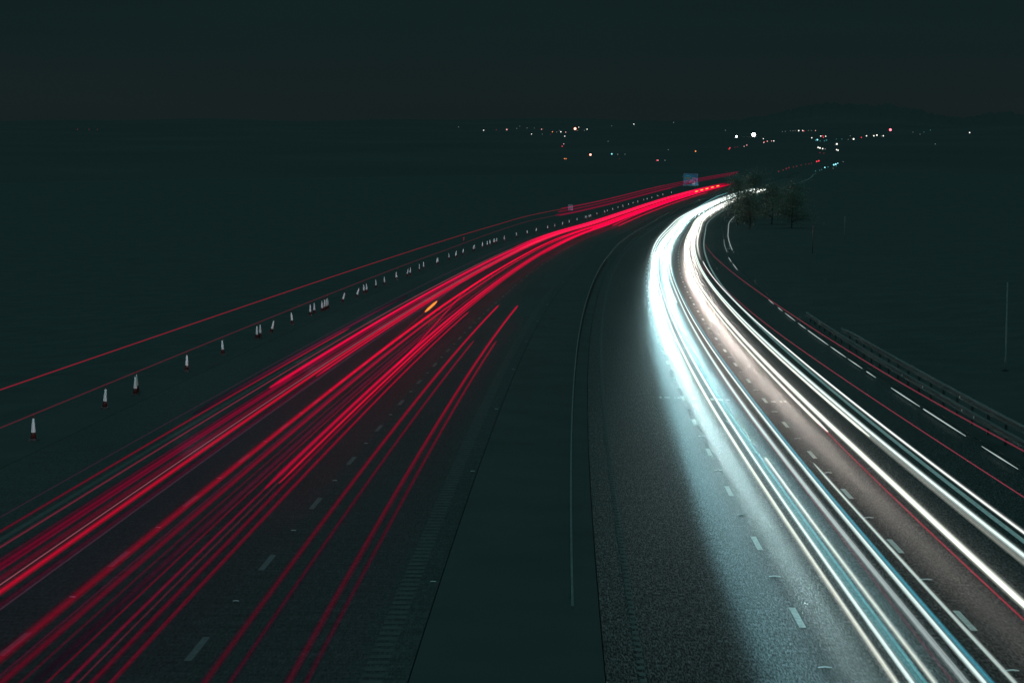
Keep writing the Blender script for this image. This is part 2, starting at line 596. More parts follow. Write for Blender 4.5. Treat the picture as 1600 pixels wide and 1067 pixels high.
post_thing('direction_sign', 784, -26.2, 'blue direction sign with a white frame beyond the last cone, above the red trails', 'road sign', [
    ('post', [((-1.7, .1, 2.3), (.16, .12, 4.9)), ((1.7, .1, 2.3), (.16, .12, 4.9))], M_POST),
    ('panel', [((0, 0, 3.35), (5.9, .06, 4.9))], M_SIGNBLUE),
    ('frame', [((0, -.04, 5.76), (5.9, .03, .10)), ((0, -.04, .94), (5.9, .03, .10)), ((-2.91, -.04, 3.35), (.10, .03, 4.7)), ((2.91, -.04, 3.35), (.10, .03, 4.7))], M_SIGNGREY),
    ('lettering', [((-1.15, -.045, 3.95), (1.9, .02, .35))], M_SIGNOLIVE),
    ('lettering', [((1.3, -.045, 3.95), (1.6, .02, .25)), ((.1, -.045, 2.55), (1.1, .02, .45)), ((1.5, -.045, 2.2), (.7, .02, 1.0))], M_SIGNPINK),
    ('symbol', [((-1.0, -.05, 1.8), (.85, .02, .9)), ((-.1, -.05, 2.0), (.5, .02, .5))], M_SIGNRED),
    ('symbol', [((1.15, -.05, 1.75), (.8, .02, .7)), ((.55, -.05, 2.9), (.35, .02, .4))], M_SIGNWHITE)])
post_thing('marker_sign', 500, -28, 'small grey marker sign on two legs behind the cone row', 'road sign', [
    ('post', [((-.4, .05, 1.2), (.07, .07, 2.6)), ((.4, .05, 1.2), (.07, .07, 2.6))], M_POST),
    ('panel', [((0, 0, 2.95), (1.25, .04, 1.45))], M_SIGNGREY)])
post_thing('marker_post', 268, -26, 'short red reflector post behind the cones on the left verge', 'marker post', [
    ('post', [((0, .03, .6), (.09, .05, 1.4))], M_POST), ('reflector', [((0, 0, 1.5), (.16, .03, .5))], M_SIGNRED)])
post_thing('marker_post', 284, 10.95, 'white reflector post at the kerb beside the far bend', 'marker post', [
    ('post', [((0, .03, .35), (.09, .05, .9))], M_POST), ('reflector', [((0, -.01, .40), (.14, .03, .2)), ((0, -.01, .78), (.14, .03, .2))], M_REFL)])
r = empty('mast', P(103, 17.75, .12), 0, 'tall thin bare mast standing on the dark right embankment', 'mast')
bm = bmesh.new(); lathe(bm, [(.055, -.3), (.05, 1), (.035, 4.6), (.02, 4.65)], 10); link_mesh('pole', bm, M_MAST, r)
bm = bmesh.new(); box(bm, (0, 0, .02), (.3, .3, .06)); link_mesh('base_plate', bm, M_POST, r)
r = empty('mast', P(276, 22.4, 0), 0, 'thin reddish post beside the right verge near the bend', 'mast')
bm = bmesh.new(); lathe(bm, [(.07, -.3), (.06, 3.9), (.02, 3.95)], 10); link_mesh('pole', bm, mat('rusty_steel', (.26, .13, .12), .7, noise=(5, .3)), r)
r = empty('mast', P(348, 32, .1), 0, 'short far post standing in the dark field right of the bend', 'mast')
bm = bmesh.new(); lathe(bm, [(.08, -.3), (.07, 3.9), (.02, 4)], 10); link_mesh('pole', bm, M_MAST, r)

# ------------------------------------------------------------------ trees on the right of the bend


def tree(s, u, H, R, leaves, seed, label, size=.30, low=.25, sparse=0.0):
    rt = random.Random(seed)
    root = empty('tree', P(s, u, 0), 0, label, 'tree', 'trees on the right of the bend')
    bm = bmesh.new()

    def limb(a, b, r0, r1, n=6):
        ax = (b - a).normalized(); t = ax.orthogonal().normalized(); w = ax.cross(t)
        A = [bm.verts.new(a + (t * math.cos(6.283 * i / n) + w * math.sin(6.283 * i / n)) * r0) for i in range(n)]
        B = [bm.verts.new(b + (t * math.cos(6.283 * i / n) + w * math.sin(6.283 * i / n)) * r1) for i in range(n)]
        for i in range(n):
            bm.faces.new((A[i], A[(i + 1) % n], B[(i + 1) % n], B[i]))
    tips = []
    top = Vector((rt.uniform(-.3, .3), rt.uniform(-.3, .3), H * .9))
    prev = Vector((0, 0, -.3)); r0 = H * .022
    for k in range(1, 6):
        nx = Vector((top.x * k / 5 + rt.uniform(-.15, .15), top.y * k / 5, H * .9 * k / 5))
        limb(prev, nx, r0, r0 * .8); r0 *= .8; prev = nx
        for j in range(5):
            a = rt.uniform(0, 6.283)
            rr = R * rt.uniform(.45, 1.0) * (1.15 - .75 * k / 5)
            tip = nx + Vector((math.cos(a) * rr, math.sin(a) * rr, rt.uniform(.1, .45) * rr))
            mid = nx.lerp(tip, .55) + Vector((0, 0, .1 * rr))
            limb(nx, mid, r0 * .5, r0 * .3, 5); limb(mid, tip, r0 * .3, .015, 4)
            if nx.z > H * low * .6:
                tips += [tip, mid]
                for q in range(3):
                    t2 = tip + Vector((rt.uniform(-1, 1), rt.uniform(-1, 1), rt.uniform(-.3, .8))) * R * .32
                    limb(mid, t2, r0 * .15, .012, 3); tips.append(t2)
    tips.append(top)
    link_mesh('trunk', bm, M_BARK, root)
    bm = bmesh.new()
    for k in range(leaves):
        c = rt.choice(tips)
        g = R * .20
        p = c + Vector((rt.gauss(0, g), rt.gauss(0, g), rt.gauss(0, g * .8)))
        if p.z < .4:
            continue
        nrm = Vector((rt.gauss(0, 1), rt.gauss(0, 1), rt.gauss(.4, 1))).normalized()
        t = nrm.orthogonal().normalized(); w = nrm.cross(t)
        z = size * rt.uniform(.6, 1.3)
        vs = [bm.verts.new(p + t * z * .5), bm.verts.new(p + w * z * .32), bm.verts.new(p - t * z * .5), bm.verts.new(p - w * z * .32)]
        bm.faces.new(vs)
    link_mesh('crown', bm, M_LEAF, root)
    return root


TREES = [(470, 14.6, 11.2, 4.4, 7500, 'tall thin-leaved tree whose edge breaks up the white trails at the bend', .26),
         (430, 17.0, 7.5, 3.6, 4200, 'bushy tree just right of where the white trails vanish', .34),
         (520, 19.0, 12.0, 5.0, 6000, 'tallest open-crowned tree with far red lights showing through it', .34),
         (480, 23.0, 9.0, 4.4, 3800, 'broad tree behind the bushy one at the bend', .38),
         (440, 26.5, 7.5, 4.4, 3800, 'low dense tree in the dark right of the bend', .38),
         (560, 29.0, 8.5, 4.8, 3600, 'farthest dense tree on the right of the bend', .42)]
for i, (s, u, H, R, n, lab, sz) in enumerate(TREES):
    tree(s, u, H, R, n, 20 + i, lab, sz)

# ------------------------------------------------------------------ light trails


def trail(name, label, pts, h, width, color, s0, s1, near=.35, full=130., strands=5, core=1.0, glowmat=None, cat='light trail', group=None, seed=0,
          side=None, parent=None, edge=.45, hs=.5, fade0=0, fade1=0, wob=.02, halo=0):
    """A luminous streak left along the road by one lamp: a soft-edged luminous core with thin brighter lines in it."""
    rt = random.Random(seed * 31 + int(abs(pts[0][1]) * 97) + int(s0))
    ps = [p[0] for p in pts]; pu = [p[1] for p in pts]
    ss = np.array(srange(s0, s1, 3.0))
    R = width * .5
    if strands == 0:
        lines = [(0, 0, R, core * .55, color), (0, 0, R * .55, core * .45, color)]
    else:
        lines = [(0, 0, R * a, core * b, color) for a, b in ((.28, .36), (.48, .27), (.68, .19), (.88, .11), (1.08, .05), (1.4, .02))]
        for k in range(max(0, strands - 1)):
            lines.append((rt.uniform(-.85, .85) * R, rt.uniform(-.6, .6) * R, R * rt.uniform(.08, .17), edge * rt.uniform(.3, .8), color))
    if halo:
        lines.append((0, 0, halo, .018 * core, color)); lines.append((0, 0, halo * .5, .035 * core, color))
    if side:
        lines = lines + side
    N = 8
    u0 = np.mean([np.interp(ss + q, ps, pu) for q in ((-8, -4, 0, 4, 8) if len(pts) > 2 else (0,))], axis=0)
    if full > 30:
        t = np.clip((ss - 30) / (full - 30), 0, 1)
        g = near + (1 - near) * t * t * (3 - 2 * t)
    else:
        g = np.ones(len(ss))
    if fade0:
        g = g * np.maximum(.01, np.clip((ss - s0) / fade0, 0, 1))
    if fade1:
        g = g * np.maximum(.01, np.clip((s1 - ss) / fade1, 0, 1))
    tg = np.clip((ss - 150) / 450, 0, 1)
    cap = np.ones(len(ss)); cap[0] = cap[-1] = .35
    th = np.interp(ss, SG, _th)
    X0 = np.interp(ss, SG, _x); Y0 = np.interp(ss, SG, _y); Z0 = np.interp(ss, SG, _z)
    ang = np.arange(N) * 2 * math.pi / N
    V = []; Cc = []; Fc = []; base = 0
    for du, dh, r, b, col in lines:
        u = u0 + du + wob * np.sin(ss * .05 + rt.uniform(0, 6.28))
        uc = np.clip(u, -24, 11)
        z = Z0 + h + dh + np.where(uc < -5, -.0061, -.0303) * (uc + 5)
        rr = r * (1 + .8 * tg) * cap
        U = u[:, None] + np.cos(ang)[None] * rr[:, None]
        x = X0[:, None] + U * np.cos(th)[:, None]; y = Y0[:, None] - U * np.sin(th)[:, None]
        zz = z[:, None] + np.sin(ang)[None] * rr[:, None]
        V.append(np.stack([x, y, zz], -1).reshape(-1, 3))
        gg = np.repeat(g * b * .5, N)
        Cc.append(np.stack([gg * col[0], gg * col[1], gg * col[2], np.ones_like(gg)], -1))
        n = len(ss)
        i, j = np.meshgrid(np.arange(n - 1), np.arange(N), indexing='ij')
        a = base + i * N + j; bb = base + i * N + (j + 1) % N
        Fc.append(np.stack([a, bb, bb + N, a + N], -1).reshape(-1, 4))
        base += n * N
    V = np.concatenate(V); Cc = np.concatenate(Cc); Fc = np.concatenate(Fc)
    me = bpy.data.meshes.new(name)
    me.from_pydata(V.tolist(), [], Fc.tolist())
    at = me.attributes.new('glow', 'FLOAT_COLOR', 'POINT')
    at.data.foreach_set('color', Cc.astype(np.float32).ravel())
    ob = link_mesh(name, me, glowmat, parent)
    if not parent:
        tag(ob, label, cat, group)
    return ob


RED = (.66, .0, .042); DIM = (.085, .006, .022); GREY = (.045, .030, .036); HOT = (.86, .0, .055)
RG = 'red tail light trails on the outbound road'


def red(label, u, h, w, col, s0, s1, near=.3, full=140, **k):
    pts = u if isinstance(u, list) else [(s0, u), (s1, u)]
    k.setdefault('fade1', 110 if s1 == 825 else 0)
    return trail('tail_light_trail', label, pts, h, w * .9, col, s0, s1, near * .72, full * 1.15, glowmat=M_RED_GLOW, group=RG, **k)


# slow lane
red('faintest grey-red trail, outermost of the slow lane beside the cones', -18.95, .90, .05, GREY, -10, 300, .7, strands=2)
red('dim wide red haze trail just inside the outermost slow lane trail', -18.75, .8, .22, DIM, 70, 150, .8, strands=4, fade0=25, fade1=30)
red('thin beaded red trail ending abruptly near the leaning cones', -18.35, .9, .09, (.50, .0, .03), -10, 113, .16, 120, strands=2)
red('pinkish thin trail with a dull red fringe in the slow lane', -17.75, .92, .07, (.42, .055, .085), -10, 700, .42, 160, strands=3)
red('broad dull red trail under the pinkish one in the slow lane', -17.45, .75, .26, (.20, .004, .02), -10, 400, .30, 150, strands=5, core=.5)
red('second dull red trail of the slow lane, dark strip on its left', -17.15, .9, .14, (.17, .004, .018), -10, 84, .5, 90, strands=3)
red('bright red trail starting partway along the slow lane', -17.35, .9, .20, HOT, 79, 825, .75, 120, strands=5)
red('narrow dull red trail left of the brightest slow lane trail', -16.95, .95, .12, (.24, .004, .025), -10, 500, .4, 150, strands=4)
red('soft wide red trail hugging the brightest slow lane trail', -16.68, .92, .20, (.36, .004, .03), -10, 825, .32, 150, strands=5, core=.6)
red('brightest slow lane trail with a pale pink crest', -16.36, .9, .17, (.85, .0, .035), -10, 825, .55, 140, strands=4,
    side=[(-.09, .07, .014, 1.0, (.50, .14, .17))])
red('dotted dull red trail on the inner side of the slow lane', -16.10, .82, .12, (.10, .004, .014), -10, 90, .8, 90, strands=4, core=.5)
red('bright trail beside the grey one, starting halfway along the slow lane', -16.12, .9, .12, RED, 84, 825, .75, 120, strands=3)
red('grey-mauve trail along the inner edge of the slow lane', -15.88, .9, .06, (.075, .045, .055), -10, 160, .75, 120, strands=2)
red('wide saturated far trail filling the slow lane toward the bend', -17.75, .95, .30, HOT, 250, 825, 1, 0, strands=5, fade0=60)
red('second saturated far trail along the middle of the slow lane', -16.8, .9, .30, HOT, 210, 825, 1, 0, strands=5, fade0=60)
red('third saturated far trail near the lane line of the slow lane', -16.0, .9, .22, HOT, 330, 825, 1, 0, strands=5, fade0=60)
# middle lane
red('bold bright red trail along the left side of the middle lane', -14.75, .9, .20, (.85, .0, .035), -10, 825, .17, 120, strands=5)
red('thin mauve trail just right of the bold middle lane trail', -14.50, .82, .04, (.17, .02, .05), -10, 100, .45, 100, strands=1)
red('medium red trail second from the left in the middle lane', -14.28, .88, .17, (.42, .0, .028), -10, 700, .22, 110, strands=4)
red('thin dull trail with a fading fringe in the middle lane', -14.02, .82, .05, (.20, .004, .024), -10, 170, .4, 120, strands=2)
red('broad almost dark red trail in the centre of the middle lane', -13.85, .75, .20, (.075, .008, .016), 30, 140, .6, 110, strands=4, fade0=20, fade1=30)
red('thin red line left of the paired bright trails in the middle lane', -13.48, .92, .05, (.42, .0, .035), -10, 825, .32, 120, strands=2)
red('bright wide red trail in the right half of the middle lane', -13.18, .9, .19, RED, 52, 825, .38, 105, strands=5)
red('dimmer near stretch of red trail in the right half of the middle lane', -13.22, .88, .10, (.20, .004, .024), -10, 53, .7, 90, strands=2)
red('brightest thin red trail that starts beside the lane change streak', -12.95, .9, .11, (.95, .0, .04), 53, 560, .45, 90, strands=2)
red('hair-thin mauve trail beside the right middle lane trails', -13.02, .88, .03, (.16, .01, .03), -10, 54, .7, 90, strands=0)
red('second trail from the right in the middle lane', -12.82, .85, .12, (.40, .0, .028), -10, 330, .25, 120, strands=3)
red('rightmost red trail of the middle lane', -12.52, .85, .11, (.46, .0, .03), -10, 130, .24, 110, strands=3)
red('far bright trail along the right edge of the middle lane', -12.75, .85, .26, HOT, 230, 825, 1, 0, strands=4, fade0=50)
red('far bright trail between the middle lane groups', -14.2, .9, .22, HOT, 260, 825, 1, 0, strands=4, fade0=60)
red('far bright trail in the centre of the middle lane', -13.5, .9, .20, HOT, 360, 825, 1, 0, strands=4)
# fast lane
red('left trail of the longer pair ending in the fast lane', -11.05, .75, .16, (.62, .0, .035), -10, 139, .10, 130, strands=2, core=.9)
red('left trail of the shorter, fainter pair in the fast lane', -10.62, .75, .12, (.34, .006, .03), -10, 107, .14, 120, strands=3, core=.75)
red('right trail of the longer pair ending in the fast lane', -9.66, .75, .17, (.62, .0, .035), -10, 139, .10, 130, strands=2, core=.9)
red('right trail of the shorter, fainter pair in the fast lane', -9.36, .75, .12, (.40, .004, .03), -10, 107, .12, 120, strands=3, core=.8)
red('far short trail, upper of two starting beyond the fast lane gap', [(392, -11.15), (500, -11.9), (700, -12.9)], .9, .16, HOT, 392, 720, 1, 0, strands=2)
red('far short trail, lowest of all red trails by the bend', [(390, -10.0), (700, -10.1)], .9, .15, HOT, 390, 720, 1, 0, strands=2)
red('far red trail with a blunt tip just left of the two lowest', [(370, -12.9), (700, -13.1)], .9, .22, HOT, 370, 825, 1, 0, strands=3)
# lane change
lc = red('red streak with a bright orange flash, cutting across to the middle lane', [(60, -14.72), (98, -14.78), (116, -15.05), (128, -15.3), (140, -15.6), (150, -15.9), (170, -16.2)], .9, .05,
         (.22, .004, .02), 78, 165, 1, 0, strands=1)
trail('indicator_flash', '', [(98, -14.78), (116, -15.05), (128, -15.3), (140, -15.6), (150, -15.9)], .905, .20, (1.0, .30, .03), 128.5, 140.5, 1, 0, strands=2, core=2.4, glowmat=M_RED_GLOW, parent=lc, edge=.9)
red('thin red streak crossing from the bold trail to the right group', [(60, -13.1), (96, -13.15), (108, -13.4), (128, -13.9), (156, -14.75), (172, -14.85), (200, -14.8)], .9, .09, (.55, .0, .03), 88, 190, 1, 0, strands=1)
am = red('row of amber indicator flashes among the far red trails', -13.6, .98, .06, HOT, 705, 790, 1, 0, strands=0)
for k, s in enumerate((714, 728, 742, 757, 772)):
    trail('indicator_flash', '', [(s - 4, -13.6), (s + 5, -13.6)], 1.35, .5, (1.0, .34, .03), s - 3.5, s + 3.5, 1, 0, strands=0, core=3.0, glowmat=M_RED_GLOW, parent=am)
# lorry marker lamps, high over the slow lane
HG = 'thin high red trails of tall vehicles'


def high(label, pts, h, w, col, s0, s1, **k):
    return trail('marker_light_trail', label, pts, h, w * (.72 if w < .1 else 1), tuple(c * .8 for c in col), s0, s1, k.pop('near', .7), k.pop('full', 140), glowmat=M_RED_GLOW, group=HG, **k)


high('uppermost thin red trail rising high over the left verge', [(40, -18.9), (144, -19.0), (252, -19.4), (330, -20.6), (452, -23.0), (648, -23.2)], 4.05, .045, (.46, .0, .03), 20, 700, strands=0)
high('fainter thin red trail just above the cone row', [(40, -18.1), (184, -18.2), (292, -19.2), (600, -18.9)], 3.45, .045, (.15, .006, .022), 20, 700, strands=0)
high('dusky red band starting beside the small grey sign', [(330, -22.4), (480, -22.8), (700, -22.0), (900, -21.5)], 3.5, .32, (.17, .004, .022), 396, 900, strands=4, core=.8)
high('second dusky red band under the one beside the grey sign', [(330, -21.4), (480, -21.8), (700, -21.2), (900, -20.8)], 3.1, .24, (.15, .004, .022), 376, 880, strands=4, core=.8)
high('brighter short red trail meeting the foot of the grey sign', [(330, -20.3), (480, -21.2), (700, -20.6)], 3.1, .14, (.32, .0, .03), 372, 700, strands=2)
high('topmost far red line over the dusky bands near the blue sign', [(330, -23.3), (480, -24.2), (700, -23.0), (900, -22.0)], 3.9, .16, (.28, .0, .03), 420, 910, strands=2)

WG = 'white headlight trails on the oncoming road'
CW = (.95, 1.0, .88); TEAL = (.10, .42, .46); BLUE = (.08, .50, .66); WARM = (.96, .99, .86); COOL = (.82, 1.0, .97)


def white(label, u, h, w, col, s0, s1, near=.55, full=95, **k):
    pts = u if isinstance(u, list) else [(s0, u), (s1, u)]
    return trail('headlight_trail', label, pts, h, w, col, s0, s1, near, full, glowmat=M_WHITE_GLOW, group=WG, core=k.pop('core', 1.25), **k)


END = 770
white('leftmost creamy white trail of the oncoming middle lane', [(30, .72), (80, .70), (160, .95), (END, .9)], .65, .14, WARM, -10, END, .50, strands=5)
white('second trail from the left, white with a teal fringe on its right', [(30, 1.02), (80, 1.05), (160, 1.2), (END, 1.2)], .65, .12, COOL, -10, END, .72, strands=4,
      side=[(.14, -.02, .035, .42, TEAL), (.20, -.02, .035, .34, TEAL), (.26, -.03, .03, .42, TEAL)])
white('creamy trail that begins partway, left one of the late pair', 1.42, .65, .11, WARM, -10, 62.5, .52, strands=3)
white('soft wide grey-white trail in the centre of the middle lane', [(30, 1.98), (80, 2.02), (160, 2.35), (END, 2.3)], .65, .18, (.75, .90, .88), -10, END, .36, strands=7, core=.9)
white('crisp white trail with a blue fringe on its right side', [(30, 2.30), (80, 2.46), (160, 2.6), (END, 2.6)], .65, .11, COOL, -10, END, .80, strands=4,
      side=[(.10, .03, .030, .40, BLUE), (.15, .02, .025, .26, BLUE)])
white('slim pale trail that begins beside a lane dash, right one of the late pair', 2.86, .65, .09, (.80, .98, .92), -10, 61.5, .55, strands=2)
white('boldest white trail, left one of the oncoming slow lane', [(30, 4.52), (60, 4.72), (160, 4.75), (END, 4.7)], .70, .19, CW, -10, END, .92, strands=4, core=1.5)
white('short white trail ending beside a red line in the slow lane', [(72, 4.40), (160, 4.5), (END, 4.4)], .66, .13, CW, 70, END, .9, strands=3, core=1.5)
white('pale wide trail with a grey edge along the middle of the slow lane', [(30, 5.95), (90, 5.98), (160, 5.9), (END, 5.9)], .68, .15, (.80, .97, .92), -10, END, .80, strands=4,
      side=[(-.14, -.06, .04, .22, CW), (-.20, -.08, .03, .12, CW)])
white('short grey-white trail ending against the pale wide one', [(60, 5.75), (160, 5.75), (END, 5.7)], .66, .12, CW, 69, END, .8, strands=3)
white('rightmost white trail, its tip free by the dark hard shoulder', [(30, 6.55), (110, 6.62), (224, 6.4)], .80, .10, (.95, 1.0, .95), -10, 228, .80, strands=2, core=1.4)
white('far white trail ending left of the bright oncoming band', [(147, .75), (250, .5), (END, .5)], .65, .16, COOL, 147, END, 1, 0, strands=4, halo=.42)
white('far white trail ending between the bright middle lane trails', [(148, 2.0), (250, 1.9), (END, 1.9)], .65, .16, COOL, 148, END, 1, 0, strands=4, halo=.42)
white('far white trail along the left rim of the bright curve', [(215, .35), (400, -.1), (END, -.2)], .65, .22, COOL, 215, END, 1, 0, strands=4, halo=.42, fade0=60)
white('far white trail in the heart of the bright curve', [(200, 1.55), (END, 1.5)], .65, .26, CW, 200, END, 1, 0, strands=5, halo=.42, fade0=60)
white('far white trail on the right of the middle lane at the curve', [(190, 2.6), (END, 2.7)], .65, .22, CW, 190, END, 1, 0, strands=5, halo=.42, fade0=60)
white('far white trail on the left of the slow lane at the curve', [(170, 5.0), (END, 4.9)], .65, .24, CW, 170, END, 1, 0, strands=5, halo=.42, fade0=60)
white('far white trail in the middle of the slow lane at the curve', [(190, 5.5), (END, 5.4)], .65, .24, CW, 190, END, 1, 0, strands=5, halo=.42, fade0=60)
white('far white trail on the inner rim of the bright curve', [(170, 6.3), (END, 6.4)], .65, .22, CW, 230, END, 1, 0, strands=5, halo=.42, fade0=60)
white('thin teal trail leaving the left rim of the far curve', [(480, .2), (576, .5), (640, -1.2), (684, -2.6), (740, -3.0)], .8, .14, (.14, .46, .50), 500, 720, 1, 0, strands=1)

OG = 'thin red lines on the oncoming road'


def orl(label, u, h, w, col, s0, s1, **k):
    pts = u if isinstance(u, list) else [(s0, u), (s1, u)]
    return trail('marker_light_trail', label, pts, h, w * .75, tuple(c * .85 for c in col), s0, s1, k.pop('near', .8), k.pop('full', 100), strands=0, glowmat=M_RED_GLOW, group=OG, **k)


ROSE = (.40, .05, .085)
orl('hair-thin red line left of the soft grey-white trail', [(30, 1.72), (55, 1.92), (90, 1.9)], .66, .022, ROSE, -10, 95, near=.7)
orl('red line tight along the left of the boldest white trail', [(30, 4.22), (60, 4.30), (90, 4.5)], .66, .045, (.55, .02, .05), -10, 88)
orl('long red line crossing over the rightmost white trail', [(40, 4.45), (92, 4.28), (164, 4.42)], 3.0, .032, ROSE, 20, 166)
orl('highest thin red line over the dark right hard shoulder', [(40, 6.35), (60, 6.15), (116, 6.35), (220, 6.45)], 3.0, .036, ROSE, 20, 222)

PALE = (.52, .62, .60)  # pale shoulder dashes and curves, no lamp trail; the glow is put into them
bs = empty('painted_glow_streak', P(40, 10.3, .1), 0, 'broken thin white streak of dashes along the outer edge of the right shoulder', 'painted glow streak')
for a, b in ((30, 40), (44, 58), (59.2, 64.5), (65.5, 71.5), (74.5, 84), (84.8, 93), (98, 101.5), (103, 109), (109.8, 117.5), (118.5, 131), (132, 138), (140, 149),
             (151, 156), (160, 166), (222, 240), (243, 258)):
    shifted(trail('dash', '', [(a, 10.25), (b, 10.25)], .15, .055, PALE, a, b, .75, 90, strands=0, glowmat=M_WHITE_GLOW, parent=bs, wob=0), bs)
bs = empty('painted_glow_streak', P(300, 10.8, .1), 0, 'pair of thin pale curved lines beside the dark foliage at the bend', 'painted glow streak')
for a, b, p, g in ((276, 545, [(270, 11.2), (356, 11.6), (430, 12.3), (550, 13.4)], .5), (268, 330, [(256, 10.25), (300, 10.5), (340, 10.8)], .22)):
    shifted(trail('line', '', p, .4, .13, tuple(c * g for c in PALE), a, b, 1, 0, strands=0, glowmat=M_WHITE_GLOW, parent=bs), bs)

# ------------------------------------------------------------------ dipped headlight beams of passing vehicles, with added rows shaping the lit pool


def beam(s, u, h, aim, tilt, yaw, power, col, size, blend=1.0):
    L = bpy.data.lights.new('headlight_and_fill_spot', 'SPOT')
    L.energy = power; L.color = col; L.spot_size = math.radians(size); L.spot_blend = blend; L.shadow_soft_size = .15
    ob = bpy.data.objects.new('headlight_and_fill_spot', L); COL.objects.link(ob)
    ob.location = P(s, u, h)
    t = heading(s) + yaw
    d = Vector((math.sin(t), math.cos(t), 0)) * aim
    sl = (P(s + aim * 8, u).z - P(s, u).z) / 8
    d.z = sl - math.tan(math.radians(tilt))
    ob.rotation_euler = d.to_track_quat('-Z', 'Y').to_euler()


s = 12.0
while s < 640:
    st = 2.0 if s < 100 else (4.0 if s < 180 else (8.0 if s < 320 else 20.0))
    pw = st / 4.0
    g0 = float(np.interp(s, [30, 60, 100, 160], [.85, .52, .26, .18]))
    uo = lambda v: float(np.interp(s, [20, 60, 110, 200], [v[0], v[1], v[2], v[3]]))
    beam(s, uo((-1.15, -.95, -.35, .5)), .64, -1, 4.6, -.055, BEAM_FAST * .30 * g0 * pw, (.40, .86, .97), 13, .6)  # this and the next two: added spots off the trails, shaping the pool's left edge
    beam(s + st * .25, uo((-.65, -.55, -.1, .6)), .64, -1, 4.6, -.05, BEAM_FAST * .26 * g0 * pw, (.46, .90, .97), 13, .6)
    beam(s + st * .5, uo((-.15, -.10, .15, .7)), .64, -1, 4.6, -.03, BEAM_FAST * .22 * g0 * pw, (.50, .88, 1.0), 13, .6)
    beam(s + st * .75, .78, .64, -1, 4.2, .0, BEAM_FAST * .85 * pw, (.66, .97, .98), 10)
    beam(s + st * .4, 2.05, .64, -1, 4.2, .0, BEAM_FAST * .80 * pw, (.52, .92, .98), 9)
    beam(s + st * .6, 4.85, .64, -1, 4.0, .03, BEAM_SLOW * pw, (1.0, .88, .80), 11)
    beam(s + st * .1, 5.65, .64, -1, 4.2, .0, BEAM_SLOW * .30 * pw, (1.0, .86, .80), 9)
    s += st
s = -30.0
while s < 760:
    beam(s, -17.4, .66, 1, -.3, -.10, BEAM_AWAY, (.80, 1.0, 1.0), 17)
    s += 30.0

# ------------------------------------------------------------------ distant town lamps
LC = {'w': ((1.0, .98, .9), 1.7), 'r': ((1.0, .05, .08), 1.6), 'o': ((1.0, .30, .10), 1.6), 'c': ((.30, .9, 1.0), 1.6), 'p': ((1.0, .45, .45), 1.3),
      'd': ((.22, .24, .23), .8), 'dr': ((.20, .03, .04), .8), 'dc': ((.04, .20, .22), .9), 'W': ((.93, 1.0, .98), 9.0), 'R': ((1.0, .30, .22), 5.0), 'RR': ((1.0, .12, .16), 5.0)}
CNAME = {'w': 'white', 'r': 'red', 'o': 'orange', 'c': 'pale cyan', 'p': 'pink', 'd': 'dim grey', 'dr': 'dim red', 'dc': 'dim teal', 'W': 'brilliant white', 'R': 'bright orange-red', 'RR': 'bright red'}
LM = {k: lamp_mat('lantern_' + CNAME[k].replace(' ', '_').replace('-', '_'), c, st) for k, (c, st) in LC.items()}
